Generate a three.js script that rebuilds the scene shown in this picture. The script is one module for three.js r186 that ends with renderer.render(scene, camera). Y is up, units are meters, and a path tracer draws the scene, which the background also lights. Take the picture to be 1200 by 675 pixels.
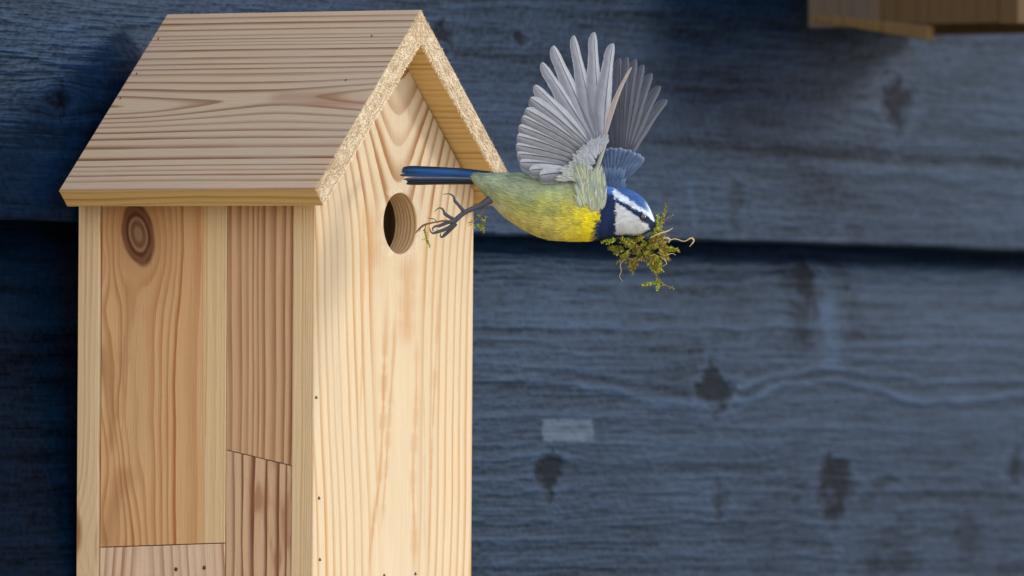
import * as THREE from 'three';
import { mergeGeometries, toCreasedNormals } from 'three/addons/utils/BufferGeometryUtils.js';

// ------------------------------------------------------------------ camera, sky, sun, exposure
const scene = new THREE.Scene();
const V = (x, y, z) => new THREE.Vector3(x, y, z);
const DEG = Math.PI / 180;
const THETA = 58 * DEG, DIST = 4.2, FOCAL = DIST / 0.000415, HORIZON = 400, EYE = 1.70;
const right = V(Math.cos(THETA), 0, Math.sin(THETA)), look = V(Math.sin(THETA), 0, -Math.cos(THETA));
const camera = new THREE.PerspectiveCamera(2 * Math.atan(337.5 / FOCAL) / DEG, 1200 / 675, 0.1, 400);
camera.position.copy(right).multiplyScalar(0.0967).addScaledVector(look, -DIST).setY(EYE);
camera.lookAt(camera.position.clone().add(look).setY(EYE + (HORIZON - 337.5) / FOCAL));
camera.focus = 4.24;
camera.userData.fStop = 13.5;
camera.updateMatrixWorld(true); camera.updateProjectionMatrix();

const SUN_AZ = 46 * DEG, SUN_EL = 17 * DEG;
const sunDir = V(Math.sin(SUN_AZ) * Math.cos(SUN_EL), Math.sin(SUN_EL), Math.cos(SUN_AZ) * Math.cos(SUN_EL));
const sun = new THREE.DirectionalLight(new THREE.Color().setRGB(1, 0.95, 0.86), 1.75);
sun.position.copy(sunDir).multiplyScalar(6).add(V(0, EYE, 0));
sun.target.position.set(0, EYE, 0);
sun.castShadow = true; sun.shadow.radius = 20; sun.shadow.mapSize.set(2048, 2048);
Object.assign(sun.shadow.camera, { left: -1.5, right: 1.5, top: 1.5, bottom: -1.5, near: 0.5, far: 14 });
scene.add(sun, sun.target);
{ // a pale, lightly hazy spring sky
  const w = 256, h = 128, d = new Float32Array(w * h * 4);
  for (let j = 0; j < h; j++) for (let i = 0; i < w; i++) {
    const el = (j + 0.5) / h * Math.PI - Math.PI / 2, k = Math.pow(Math.max(0, Math.sin(el)), 0.6), o = (j * w + i) * 4;
    d[o] = 1.03 * (1 - k) + 0.70 * k; d[o + 1] = 1.01 * (1 - k) + 0.74 * k; d[o + 2] = 1.0 * (1 - k) + 0.85 * k; d[o + 3] = 1;
  }
  const sky = new THREE.DataTexture(d, w, h, THREE.RGBAFormat, THREE.FloatType);
  sky.mapping = THREE.EquirectangularReflectionMapping; sky.magFilter = THREE.LinearFilter; sky.needsUpdate = true;
  scene.background = sky; scene.environment = sky;
  scene.backgroundIntensity = 1.9; scene.environmentIntensity = 1.9;
}
const renderer = new THREE.WebGLRenderer({ antialias: true });
renderer.setSize(1024, 576);
renderer.toneMapping = THREE.LinearToneMapping;
renderer.toneMappingExposure = 1.1;
renderer.shadowMap.enabled = true; renderer.shadowMap.type = THREE.PCFSoftShadowMap;

// ------------------------------------------------------------------ helpers
let seed = 7;
const rnd = () => { seed = (seed + 0x6d2b79f5) | 0; let t = Math.imul(seed ^ (seed >>> 15), 1 | seed); t = (t + Math.imul(t ^ (t >>> 7), 61 | t)) ^ t; return ((t ^ (t >>> 14)) >>> 0) / 4294967296; };
const rr = (a, b) => a + (b - a) * rnd();
const hash = (x, y) => { let h = Math.imul(x | 0, 374761393) + Math.imul(y | 0, 668265263) | 0; h = Math.imul(h ^ (h >>> 13), 1274126177); return ((h ^ (h >>> 16)) >>> 0) / 4294967296; };
const noise = (x, y) => { const xi = Math.floor(x), yi = Math.floor(y); let u = x - xi, v = y - yi; u = u * u * (3 - 2 * u); v = v * v * (3 - 2 * v);
  const a = hash(xi, yi), b = hash(xi + 1, yi), c = hash(xi, yi + 1), e = hash(xi + 1, yi + 1); return (a + (b - a) * u + (c - a) * v + (a - b - c + e) * u * v) * 2 - 1; };
const fbm = (x, y, n = 4) => { let s = 0, a = 0.5; for (let i = 0; i < n; i++) { s += a * noise(x, y); x = x * 2.03 + 17.7; y = y * 2.03 + 5.3; a *= 0.5; } return s; };
const clamp = (x, a = 0, b = 1) => Math.min(b, Math.max(a, x));
const sm = (a, b, x) => { const t = clamp((x - a) / (b - a)); return t * t * (3 - 2 * t); };
const lerp = (a, b, t) => a + (b - a) * t;
const mix3 = (a, b, t) => [lerp(a[0], b[0], t), lerp(a[1], b[1], t), lerp(a[2], b[2], t)];
const toS = (c) => { c = clamp(c); return 255 * (c <= 0.0031308 ? 12.92 * c : 1.055 * Math.pow(c, 1 / 2.4) - 0.055); };
// photo pixel -> direction -> point on a real plane
const ray = (px, py) => V(px / 600 - 1, 1 - py / 337.5, 0.5).unproject(camera).sub(camera.position).normalize();
const onZ = (px, py, z) => { const r = ray(px, py); return r.multiplyScalar((z - camera.position.z) / r.z).add(camera.position); };
const onX = (px, py, x) => { const r = ray(px, py); return r.multiplyScalar((x - camera.position.x) / r.x).add(camera.position); };

// texture pair (colour, height) computed from fn(u, v) -> [r, g, b, height] in linear colour
function textures(w, h, fn) {
  const c = new Uint8Array(w * h * 4), b = new Uint8Array(w * h * 4);
  for (let j = 0; j < h; j++) for (let i = 0; i < w; i++) {
    const o = (j * w + i) * 4, q = fn((i + 0.5) / w, (j + 0.5) / h);
    c[o] = toS(q[0]); c[o + 1] = toS(q[1]); c[o + 2] = toS(q[2]); c[o + 3] = q[4] === undefined ? 255 : clamp(q[4]) * 255;
    b[o] = b[o + 1] = b[o + 2] = clamp(q[3]) * 255; b[o + 3] = 255;
  }
  const mk = (a, s) => { const t = new THREE.DataTexture(a, w, h); t.magFilter = t.minFilter = THREE.LinearFilter; t.wrapS = t.wrapT = THREE.MirroredRepeatWrapping; if (s) t.colorSpace = THREE.SRGBColorSpace; t.needsUpdate = true; return t; };
  return [mk(c, true), mk(b, false)];
}
function texMat(w, h, fn, bump, rough = 0.78, extra = {}) {
  const [map, bumpMap] = textures(w, h, fn);
  return new THREE.MeshPhysicalMaterial({ map, bumpMap, bumpScale: bump, roughness: rough, specularIntensity: 0.5, ...extra });
}
function specMap(...a) { const m = texMat(...a); m.specularIntensityMap = m.map; return m; }
function mesh(name, geo, mat, parent, label) {
  const m = new THREE.Mesh(geo, mat); m.name = name; m.castShadow = m.receiveShadow = true;
  if (label) m.userData.label = label;
  (parent || scene).add(m); return m;
}
const names = {};
const numbered = (n) => { names[n] = (names[n] ?? -1) + 1; return names[n] ? n + '_' + String(names[n]).padStart(3, '0') : n; };
function thing(name, label, category, at, group) {
  const g = new THREE.Group(); g.name = numbered(name); if (at) g.position.copy(at); g.userData = { label, category }; if (group) g.userData.group = group; scene.add(g); return g;
}
// sort a geometry's triangles into material slots and give each corner its uv
function surfaced(geo, classify, uvOf) {
  const g = geo.index ? geo.toNonIndexed() : geo, p = g.attributes.position, buckets = [];
  const a = V(), b = V(), c = V(), n = V();
  for (let t = 0; t < p.count / 3; t++) {
    a.fromBufferAttribute(p, t * 3); b.fromBufferAttribute(p, t * 3 + 1); c.fromBufferAttribute(p, t * 3 + 2);
    n.copy(b).sub(a).cross(c.clone().sub(a)).normalize();
    const k = classify(n, a.clone().add(b).add(c).multiplyScalar(1 / 3));
    (buckets[k] ||= []).push([a.clone(), b.clone(), c.clone()]);
  }
  const P = [], U = [], out = new THREE.BufferGeometry(); let at = 0;
  buckets.forEach((list, k) => { if (!list) return; for (const t of list) for (const q of t) { P.push(q.x, q.y, q.z); U.push(...uvOf(k, q)); } out.addGroup(at, list.length * 3, k); at += list.length * 3; });
  out.setAttribute('position', new THREE.Float32BufferAttribute(P, 3)); out.setAttribute('uv', new THREE.Float32BufferAttribute(U, 2)); out.computeVertexNormals();
  return out;
}
const extrude = (pts, z0, z1, bevel = 0.0005, holes = []) => {
  const s = new THREE.Shape(pts.map((p) => new THREE.Vector2(p[0], p[1])));
  for (const h of holes) s.holes.push(h);
  const g = new THREE.ExtrudeGeometry(s, { depth: z1 - z0 - 2 * bevel, bevelEnabled: true, bevelThickness: bevel, bevelSize: bevel, bevelOffset: -bevel, bevelSegments: 2, curveSegments: 48 });
  g.translate(0, 0, z0 + bevel); return g;
};
const rect = (x0, y0, x1, y1) => [[x0, y0], [x1, y0], [x1, y1], [x0, y1]];

// ------------------------------------------------------------------ pine
// rings: growth-ring count as a function of millimetres across (x) and along (y) the grain
function pine(x, y, rings, early, late, o = {}) {
  const ph = rings + 0.9 * noise(rings * 0.37 + (o.seed ?? 3), 0.5), id = Math.floor(ph), p = ph - id, amp = (o.lo ?? 0.35) + (1 - (o.lo ?? 0.35)) * hash(id, o.seed ?? 3);
  const L = sm(clamp((o.start ?? 0.35) + 0.35 * (hash(id, 77) - 0.5), 0.02, 0.8), 0.9, p) * (1 - sm(0.92, 1.0, p)) * amp;
  const fibre = fbm(x * 2.6, y * 0.07 + (o.seed ?? 0), 3), tone = fbm(x * 0.05 + 9, y * 0.012 + (o.seed ?? 0) * 3.1, 3), speck = hash(Math.floor(x * 4), Math.floor(y * 1.1));
  let c = mix3(early, late, clamp(L + tone * (o.patch ?? 0.25) * (0.5 + L)));
  const k = 1 + 0.10 * fibre + 0.10 * tone - (speck > 0.985 ? 0.12 : 0);
  return [c[0] * k, c[1] * k, c[2] * k, 0.45 + 0.25 * L + 0.22 * fibre];
}

// long resin and heartwood streaks: paths in panel millimetres, [points, half-width, strength]
function streakAt(list, x, y) {
  let best = 0;
  for (const [pts, w, s] of list) for (let i = 1; i < pts.length; i++) {
    const [ax, ay] = pts[i - 1], [bx, by] = pts[i], lo = Math.min(ay, by), hi = Math.max(ay, by);
    if (y < lo - 3 * w || y > hi + 3 * w) continue;
    const vx = bx - ax, vy = by - ay, t = clamp(((x - ax) * vx + (y - ay) * vy) / (vx * vx + vy * vy)), f = (i - 1 + t) / (pts.length - 1), ends = sm(0, 0.18, f) * (1 - sm(0.82, 1, f));
    const d = Math.hypot(x - ax - t * vx, y - ay - t * vy) / (w * (0.75 + 0.5 * noise(y * 0.06 + w, i)));
    best = Math.max(best, s * Math.exp(-d * d) * ends);
  }
  return best;
}

// ------------------------------------------------------------------ sizes of the nest box, read off its planes
const W = onZ(553, 432, 0).x, D = -onX(89.5, 432, 0).z, ROOF_Z = 0.016, T = 0.013;
const hole = onZ(467, 261.5, 0), holeR = (onZ(467, 226, 0).y - onZ(467, 297.5, 0).y) / 2;
const apex = onZ(484.5, 10.5, ROOF_Z), eaveL = onZ(367, 222, ROOF_Z);
apex.x = (apex.x * 0.4 + W / 2 * 0.6);
const eaveHalf = apex.x - eaveL.x, BASE = eaveL.y - 0.235;
console.log('W', W, 'D', D, 'hole', hole.x, hole.y, holeR, 'apex', apex.x, apex.y, 'eave', eaveL.x, eaveL.y);

// ------------------------------------------------------------------ ground
{
  const g = new THREE.PlaneGeometry(60, 60, 60, 60); g.rotateX(-Math.PI / 2);
  const m = texMat(512, 512, (u, v) => { const f = fbm(u * 60, v * 60, 4), q = fbm(u * 7, v * 7, 3), k = 1 + 0.35 * f + 0.25 * q; return [0.46 * k, 0.38 * k, 0.26 * k, 0.5 + f * 0.5]; }, 0.004, 0.95);
  m.map.repeat.set(12, 12); m.bumpMap.repeat.set(12, 12);
  const o = mesh('ground', g, m); o.userData = { kind: 'structure', label: 'pale gravel ground at the foot of the dark wall', category: 'ground' };
}

// ------------------------------------------------------------------ wall of overlapping dark blue boards
const WALL_Z = -D, lineL = onZ(0, 257, WALL_Z), lineR = onZ(1200, 294, WALL_Z), lineY = (lineL.y + lineR.y) / 2, TILT = (lineR.y - lineL.y) / (lineR.x - lineL.x), MIDX = (lineL.x + lineR.x) / 2;
console.log('line', lineL.y, lineR.y, 'X', lineL.x, lineR.x);
{
  const EXPO = 0.205, LIP = 0.040, X0 = -1.6, X1 = 3.4, TX0 = -0.55, TXW = 1.7;
  const wall = thing('board_wall', 'dark blue stained timber wall of wide overlapping horizontal boards', 'wall', V(0, 0, WALL_Z));
  const toUV = (px, py) => { const q = onZ(px, py, WALL_Z - 0.008); return [q.x, q.y - TILT * (q.x - MIDX)]; };
  const line = (pts) => pts.map(([a, b]) => toUV(a, b));
  const near = (pts, x) => { for (let i = 1; i < pts.length; i++) if (x >= pts[i - 1][0] && x <= pts[i][0]) { let t = (x - pts[i - 1][0]) / (pts[i][0] - pts[i - 1][0]); t = t * t * (3 - 2 * t); return lerp(pts[i - 1][1], pts[i][1], t); } return null; };
  const ridges = [
    [line([[540, 439], [640, 445], [720, 458], [780, 472], [830, 476], [880, 469], [930, 451], [985, 445], [1030, 454], [1075, 471], [1130, 471], [1215, 461]]), 0.0022, 0.9],
    [line([[540, 424], [660, 430], [760, 446], [815, 454]]), 0.0018, 0.55],
    [line([[868, 455], [910, 442], [985, 431], [1040, 438], [1100, 447], [1215, 444]]), 0.002, 0.8],
    [line([[880, 430], [960, 424], [1040, 421], [1215, 424]]), 0.0015, 0.4],
    [line([[540, 395], [700, 402], [880, 408], [1215, 402]]), 0.0016, 0.35],
    [line([[540, 372], [760, 380], [1215, 379]]), 0.0016, 0.3],
    [line([[-30, 55], [20, 62], [60, 72], [100, 76], [180, 62]]), 0.0014, 0.7],
    [line([[-30, 20], [60, 32], [120, 30], [200, 22]]), 0.0014, 0.5],
    [line([[520, 8], [600, 5], [700, 9], [800, 10]]), 0.0016, 0.5],
  ];
  for (let i = 0; i < 7; i++) { const y = 312 + i * 17 + rr(-3, 3), q = []; for (let x = 535; x <= 1220; x += 57) q.push([x, y + rr(-2.5, 2.5) + (Math.abs(x - 985) < 60 ? -3 : 0) + (x - 535) * 0.012]); ridges.push([line(q), 0.0012, rr(0.25, 0.55)]); }
  for (let i = 0; i < 9; i++) { const y = 500 + i * 19 + rr(-4, 4), q = []; for (let x = 535; x <= 1220; x += 57) q.push([x, y + rr(-3, 3)]); ridges.push([line(q), 0.0011, rr(0.12, 0.35)]); }
  const darkLines = [[line([[620, 158], [760, 165], [900, 180], [1010, 184], [1215, 194]]), 0.0035, 0.7], [line([[520, 60], [640, 75], [800, 90]]), 0.003, 0.3], [line([[540, 668], [760, 669], [960, 670], [1215, 668]]), 0.0016, 0.5]];
  // knots: photo position, half-width and half-height in photo pixels, depth of tone
  const knots = [[843, 460, 17, 20, 1], [645, 556, 15, 18, 1], [977, 575, 18, 32, 0.9], [838, 590, 12, 17, 0.6], [972, 335, 14, 26, 0.75], [1046, 125, 18, 24, 0.9], [1190, 552, 12, 14, 0.8], [1035, 568, 16, 7, 0.55], [1040, 640, 26, 30, 0.35], [1130, 640, 18, 30, 0.3], [65, 118, 14, 16, 0.75], [520, 40, 24, 10, 0.7], [612, 45, 7, 6, 0.7], [120, 165, 20, 18, 0.3], [850, 250, 12, 26, 0.35]]
    .map(([x, y, a, b, s]) => { const q = toUV(x, y), e = toUV(x + a, y), f = toUV(x, y - b); return [q[0], q[1], e[0] - q[0], f[1] - q[1], s]; });
  const pale = [toUV(637, 517), toUV(696, 491)], streaks = [[toUV(985, 345), toUV(985, 440), 0.011, 0.8], [toUV(797, 210), toUV(801, 268), 0.003, 0.7], [toUV(857, 245), toUV(860, 275), 0.003, 0.35], [toUV(957, 300), toUV(955, 415), 0.016, -0.75], [toUV(1013, 305), toUV(1016, 400), 0.012, -0.5]];
  function stain(x, y, sd) {
    // brushed, weathered stain over rough-sawn grain
    const wx = x + 0.012 * fbm(x * 6, y * 20 + sd, 2);
    let bend = 0; for (const k of knots) { const dx = (x - k[0]) / (k[2] * 2.2), dy = (y - k[1]) / (k[3] * 2); bend += 0.006 * k[4] * Math.exp(-dx * dx) * Math.exp(-dy * dy) * Math.sign(y - k[1] + 1e-6) * Math.min(1, Math.abs(dy) * 2); }
    const yy = y - bend;
    const grain = fbm(wx * 5 + sd, yy * 170, 4), fine = fbm(x * 40 + sd, yy * 700, 3), stip = fbm(x * 330, y * 420 + sd, 3), broad = fbm(x * 4.2 + sd * 2, y * 9, 3), patch = fbm(x * 22, y * 38 + sd, 3);
    let t = 0.54 + 0.34 * grain + 0.34 * fine + 0.34 * stip + 0.36 * broad + 0.08 * patch, hgt = 0.5 + 0.30 * grain + 0.26 * fine + 0.22 * stip;
    for (const [pl, wd, s] of ridges) { const q = near(pl, x); if (q === null) continue; const dd = (y - q - 0.0012 * fbm(x * 60, sd, 2)) / wd, e = Math.exp(-dd * dd) * s * (0.55 + 0.9 * (0.5 + fbm(x * 50, y * 9, 2))); t += 0.5 * e - 0.16 * s * Math.exp(-(dd + 2.2) * (dd + 2.2) * 0.6); hgt += 0.32 * e - 0.15 * s * Math.exp(-(dd + 2.2) * (dd + 2.2)); }
    for (const [pl, wd, s] of darkLines) { const q = near(pl, x); if (q === null) continue; const dd = (y - q) / wd, e = Math.exp(-dd * dd) * s; t -= 0.5 * e; hgt -= 0.35 * e; }
    for (const k of knots) {
      const ax = (x - k[0]) / k[2] + 1.0 * fbm(x * 60 + k[0] * 50, y * 110, 4), ay = (y - k[1]) / k[3] + 1.0 * fbm(x * 60 + 31, y * 110 + k[1] * 40, 4), r = Math.min(Math.hypot(ax, ay), Math.hypot(ax * 3.2, ay * 0.62));
      if (r > 2.4) continue;
      const e = (1 - sm(0.15, 1.5, r)) * k[4], rim = Math.exp(-(r - 1.5) * (r - 1.5) * 7) * k[4];
      t += -0.85 * e * (0.75 + 0.5 * Math.abs(noise(ax * 3.1 + 5, ay * 3.1))) + 0.25 * rim; hgt += -0.5 * e + 0.15 * rim;
    }
    for (const [a, b, wd, s] of streaks) { const q = (y - b[1]) / (a[1] - b[1]); if (q < -0.05 || q > 1.05) continue; const dd = (x - lerp(b[0], a[0], q)) / wd; t += s * Math.exp(-dd * dd) * sm(-0.05, 0.15, q) * (1 - sm(0.85, 1.05, q)) * 0.6; }
    t = clamp(t, 0, 1.35);
    let c = mix3([0.0004, 0.0015, 0.0042], [0.0020, 0.0128, 0.0390], t);
    const jx = 0.0016 * noise(x * 400, y * 500), jy = 0.0007 * noise(x * 300 + 9, y * 400);
    if (x + jx > pale[0][0] && x + jx < pale[1][0] && y + jy > pale[0][1] && y + jy < pale[1][1]) { const q = 0.75 + 0.35 * fbm(x * 120, y * 300, 3) - (Math.abs(y - lerp(pale[0][1], pale[1][1], 0.62)) < 0.0008 ? 0.25 : 0); c = [0.055 * q, 0.078 * q, 0.12 * q]; }
    return [c[0], c[1], c[2], hgt, 0.16 + 0.6 * clamp(t / 1.2)];
  }
  const boardMat = (yb, sd) => specMap(2048, 640, (u, v) => stain(TX0 + u * TXW, yb - 0.005 + v * (EXPO + 0.03), sd), 0.0009, 0.47, { specularIntensity: 0.52, specularColor: new THREE.Color().setRGB(0.06, 0.43, 1) });
  const n0 = -9, n1 = 3; // the wall ends a little above the boxes
  const seen = { 0: boardMat(lineY, 0), '-1': boardMat(lineY - EXPO, 4) };
  for (let i = n0; i <= n1; i++) {
    const yb = lineY + i * EXPO; if (yb < -0.1) continue;
    const mat = seen[i] || seen[i % 2 ? -1 : 0];
    // bevelled board: thick at its lower edge, thin where it tucks under the next; a slightly wavering sawn lower edge
    const nx = 260, prof = [[0.0, -LIP], [0.0, -0.0015], [0.0015, 0], [0.035, -0.003], [0.08, -0.007], [0.13, -0.0112], [0.15, -0.0137], [0.168, -0.0168], [0.183, -0.0205], [0.195, -0.025], [0.206, -0.031], [EXPO + 0.022, -LIP + 0.0005], [EXPO + 0.022, -LIP - 0.005], [0.0, -LIP]];
    const P = [], U = [], I = [];
    for (let a = 0; a <= nx; a++) { const x = lerp(X0, X1, a / nx), wob = 0.0011 * fbm(x * 9 + i * 7, 2, 3) + 0.0005 * noise(x * 60, i), out = 0.0009 * fbm(x * 5, i * 3 + 1, 2);
      for (let b = 0; b < prof.length; b++) { const y = prof[b][0] + (b < 3 || b === prof.length - 1 ? wob : 0); P.push(x, yb + y + TILT * (x - MIDX), prof[b][1] + (b > 0 && b < prof.length - 3 ? out : 0)); U.push((x - TX0) / TXW, (y + 0.005) / (EXPO + 0.03)); } }
    const m = prof.length; for (let a = 0; a < nx; a++) for (let b = 0; b < m - 1; b++) { const q = a * m + b; I.push(q, q + m, q + 1, q + 1, q + m, q + m + 1); }
    const g = new THREE.BufferGeometry(); g.setAttribute('position', new THREE.Float32BufferAttribute(P, 3)); g.setAttribute('uv', new THREE.Float32BufferAttribute(U, 2)); g.setIndex(I);
    mesh('board', toCreasedNormals(g, 0.5), mat, wall);
  }
  const post = new THREE.BoxGeometry(X1 - X0, lineY + (n1 + 1) * EXPO, 0.04); post.translate((X0 + X1) / 2, (lineY + (n1 + 1) * EXPO) / 2, -LIP - 0.028);
  mesh('backing', post, new THREE.MeshStandardMaterial({ color: new THREE.Color().setRGB(0.02, 0.03, 0.045), roughness: 0.8 }), wall);
}

// ------------------------------------------------------------------ nest box
const PALE = [0.54, 0.435, 0.292], GOLD = [0.60, 0.38, 0.16];
const nailMat = new THREE.MeshStandardMaterial({ color: new THREE.Color().setRGB(0.06, 0.05, 0.045), roughness: 0.5, metalness: 0.6 });
function nail(parent, at, normal, r = 0.0009) {
  const g = new THREE.CylinderGeometry(r, r * 1.1, 0.0012, 10); g.rotateX(Math.PI / 2);
  const m = mesh('nail', g, nailMat, parent); m.position.copy(at); m.lookAt(m.position.clone().add(normal)); return m;
}
const edgeMat = texMat(64, 1024, (u, v) => { const x = u * 13, y = v * 300; return pine(x, y, (x + 1.4 * fbm(x * 0.1, y * 0.012, 2)) / 2.1 + 40, [0.74, 0.545, 0.32], [0.60, 0.39, 0.19], { seed: 5, lo: 0.1, patch: 0.3 }); }, 0.0003);
const holeMat = texMat(128, 256, (u, v) => { const x = u * 13, y = v * 60; return pine(x, y, (x + 0.7 * fbm(x * 0.3, y * 0.08, 2)) / 1.9, [0.60, 0.43, 0.24], [0.38, 0.22, 0.10], { seed: 8, lo: 0.5 }); }, 0.0004);
const endMat = texMat(512, 512, (u, v) => { // rough-sawn end grain, torn fibres
  const x = u * 60, y = v * 60, a = fbm(x * 0.42 + 0.25 * y, y * 1.5 - x * 0.25, 3), b = fbm(x * 1.5 + y, y * 1.7, 3), s = noise(x * 0.3, y * 0.5 + 4);
  const t = clamp(0.70 + 0.62 * a + 0.30 * b + 0.3 * s), c = mix3([0.36, 0.23, 0.115], [0.68, 0.57, 0.40], t); return [c[0], c[1], c[2], 0.5 + 0.6 * a + 0.5 * b];
}, 0.0016, 0.95);

const box = thing('nest_box', 'pale new pine nest box with pointed roof and round entrance hole', 'nest box', V(W / 2, BASE, -D / 2));
const bo = box.position.clone(), loc = (g) => g.translate(-bo.x, -bo.y, -bo.z);
{
  // front and back panels: pentagons under the roof
  const tR = 0.0106, rs = Math.SQRT1_2;
  const pitch = Math.atan2(apex.y - eaveL.y, eaveHalf), drop = tR / Math.cos(pitch) + 0.0008;
  const under = (x) => apex.y - drop - Math.abs(x - apex.x) * Math.tan(pitch);
  const gable = [[0, BASE], [W, BASE], [W, under(W)], [apex.x, apex.y - drop], [0, under(0)]];
  const H = apex.y - BASE;
  const rings = (x, y) => { // millimetres; heartwood figure up the middle, straight lines to both sides
    const xc = W * 1000 * 0.52 + 7 * fbm(y * 0.009, 3, 2) + 3 * Math.sin(y * 0.021), yy = y - 150, lift = 0.045 * yy + (yy > 50 ? 0.0030 * (yy - 50) ** 2 : 0);
    const dx = x - xc, wob = 1.5 * fbm(x * 0.05, y * 0.006, 2) + 0.25 * fbm(x * 0.5, y * 0.02, 2);
    return (Math.sqrt(dx * dx + 260) - lift + wob) / (Math.abs(dx) > 24 ? 1 : 1) / 6.6 + 30;
  };
  const smooth = (pts) => new THREE.CatmullRomCurve3(pts.map((p) => V(p[0], p[1], 0))).getPoints(pts.length * 5).map((p) => [p.x, p.y]);
  const fp = (pts) => smooth(pts).map(([px, py]) => { const q = onZ(px, py, 0); return [q.x * 1000, (q.y - BASE) * 1000]; });
  const figure = [[fp([[453, 318], [449, 430], [448, 500], [445, 560], [437, 620], [430, 700]]), 2.6, 0.8], [fp([[465, 318], [456, 483], [452.6, 550], [447, 630]]), 2.4, 0.65], [fp([[474, 306], [475, 345], [474, 400]]), 7, 0.6], [fp([[486, 370], [487, 470], [484, 560], [486, 620], [484, 690]]), 2.4, 0.65], [fp([[515, 300], [509, 432], [506, 534], [503, 680]]), 1.9, 0.65], [fp([[434, 178], [432, 240], [437, 330]]), 8.5, 0.65], [fp([[492, 395], [497, 500], [499, 690]]), 0.8, 0.4], [fp([[422, 200], [424, 330], [421, 520]]), 1.6, 0.55], [fp([[500, 120], [508, 200], [512, 250]]), 6, 0.45], [fp([[478, 300], [482, 345]]), 3.5, 0.45]];
  const frontMat = texMat(640, 1536, (u, v) => {
    const x = u * W * 1000, y = v * H * 1000, adx = Math.abs(x - W * 520), crown = sm(215, 236, y), quiet = sm(12, 30, adx);
    const c = pine(x, y, rings(x, y), PALE, mix3([0.40, 0.225, 0.085], [0.27, 0.125, 0.04], crown), { seed: 11, lo: lerp(0.3, 0.55, quiet), start: lerp(0.25, 0.5, quiet), patch: 0.45 });
    let q = mix3(PALE.map((k) => k * (1 + 0.10 * fbm(x * 2.6, y * 0.07, 3) + 0.08 * fbm(x * 0.2, y * 0.01, 2))), c, Math.max(crown, lerp(0.12, 1, quiet)));
    q = mix3(q, [0.40, 0.195, 0.06], streakAt(figure, x + 1.2 * fbm(3, y * 0.012, 2) + 0.3 * fbm(x * 0.6, y * 0.02, 2), y) * (1 - crown) * (0.8 + 0.5 * fbm(x * 1.5, y * 0.05, 2)));
    const hr = Math.hypot(x - hole.x * 1000, y - (hole.y - BASE) * 1000) / (holeR * 1000), worn = sm(1.5, 1.05, hr) * sm(0.05, 0.3, fbm(x * 0.28, y * 0.28, 3)); // pecked, claw-worn rim
    q = mix3(q, [0.62, 0.53, 0.39], worn * 0.5);
    return [q[0], q[1], q[2], c[3] - 0.4 * worn];
  }, 0.0004, 0.7);
  const holePath = new THREE.Path(); holePath.absarc(hole.x, hole.y, holeR, 0, Math.PI * 2, true);
  const uvGable = (k, q) => k === 0 ? [q.x / W, (q.y - BASE) / H] : k === 2 ? [-q.z / T, (Math.atan2(q.y - hole.y, q.x - hole.x) / Math.PI + 1) / 2] : [-q.z / T, (q.y - BASE) / 0.3];
  const inHole = (c) => Math.hypot(c.x - hole.x, c.y - hole.y) < holeR * 1.15;
  const fg = surfaced(extrude(gable, -T, 0, 0.0006, [holePath]), (n, c) => Math.abs(n.z) > 0.8 ? 0 : inHole(c) ? 2 : 1, uvGable);
  const front = mesh('front_panel', loc(fg), [frontMat, edgeMat, holeMat], box);
  const backMat = texMat(64, 1024, (u, v) => { const x = u * 13, y = v * 300, dk = Math.hypot((x + 2) / 7, (y - 66) / 16), kn = 1 - sm(0.5, 1.0, dk); const ph = (x + 8 * Math.exp(-(((y - 60) / 26) ** 2)) * (1.4 - x / 13) + 2 * fbm(x * 0.1, y * 0.014, 2)) / 2.6 + 20; const c = pine(x, y, ph, [0.74, 0.545, 0.32], [0.55, 0.33, 0.15], { seed: 15, lo: 0.2 }), q = mix3(c, [0.30, 0.12, 0.05], kn * 0.85); return [q[0], q[1], q[2], c[3]]; }, 0.0003);
  const bg = surfaced(extrude(gable, -D, -D + T, 0.0006), (n) => Math.abs(n.z) > 0.8 ? 0 : 1, (k, q) => k ? [(q.z + D) / T, (q.y - BASE) / 0.3] : [q.x / W, (q.y - BASE) / H]);
  mesh('back_panel', loc(bg), [frontMat, backMat], box);

  // near side panel, edge-glued from strips of pine; sx, sy: position on the panel read from the photo
  const sideX = 0.0012, zAt = (px, py) => onX(px, py, sideX).z, yAt = (px, py) => onX(px, py, sideX).y;
  const sTop = eaveL.y - 0.002, jointA = 263, zB = -D + T + 0.0004, zF = -T - 0.0004;
  const strip = (z0, z1, y0, y1, y2, y3, mat, label) => { // y0,y1: lower edge at z0,z1; y2,y3: upper edge
    const gap = 0.00018; const pts = [[z0 + gap, y0 + gap], [z1 - gap, y1 + gap], [z1 - gap, y3 - gap], [z0 + gap, y2 - gap]];
    const g = extrude(pts, -0.012, 0, 0.0003); g.rotateY(-Math.PI / 2); // local x -> z, local z -> -x
    g.translate(sideX, 0, 0);
    const zl = z0, w = z1 - z0, yl = Math.min(y0, y1), h = Math.max(y2, y3) - yl;
    const s = surfaced(g, () => 0, (k, q) => [(q.z - zl) / w, (q.y - yl) / h]);
    mesh('strip', loc(s), mat, box, label);
  };
  const stripMat = (w, h, px, py, fn) => texMat(px, py, (u, v) => fn(u * w * 1000, v * h * 1000), 0.00035, 0.72);
  const zJ = zAt(264, 400), zY = zAt(236, 400), yLow = (yAt(116, 643) + yAt(262, 637)) / 2, yK = yAt(265, 528), yK2 = yAt(339, 546);
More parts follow.
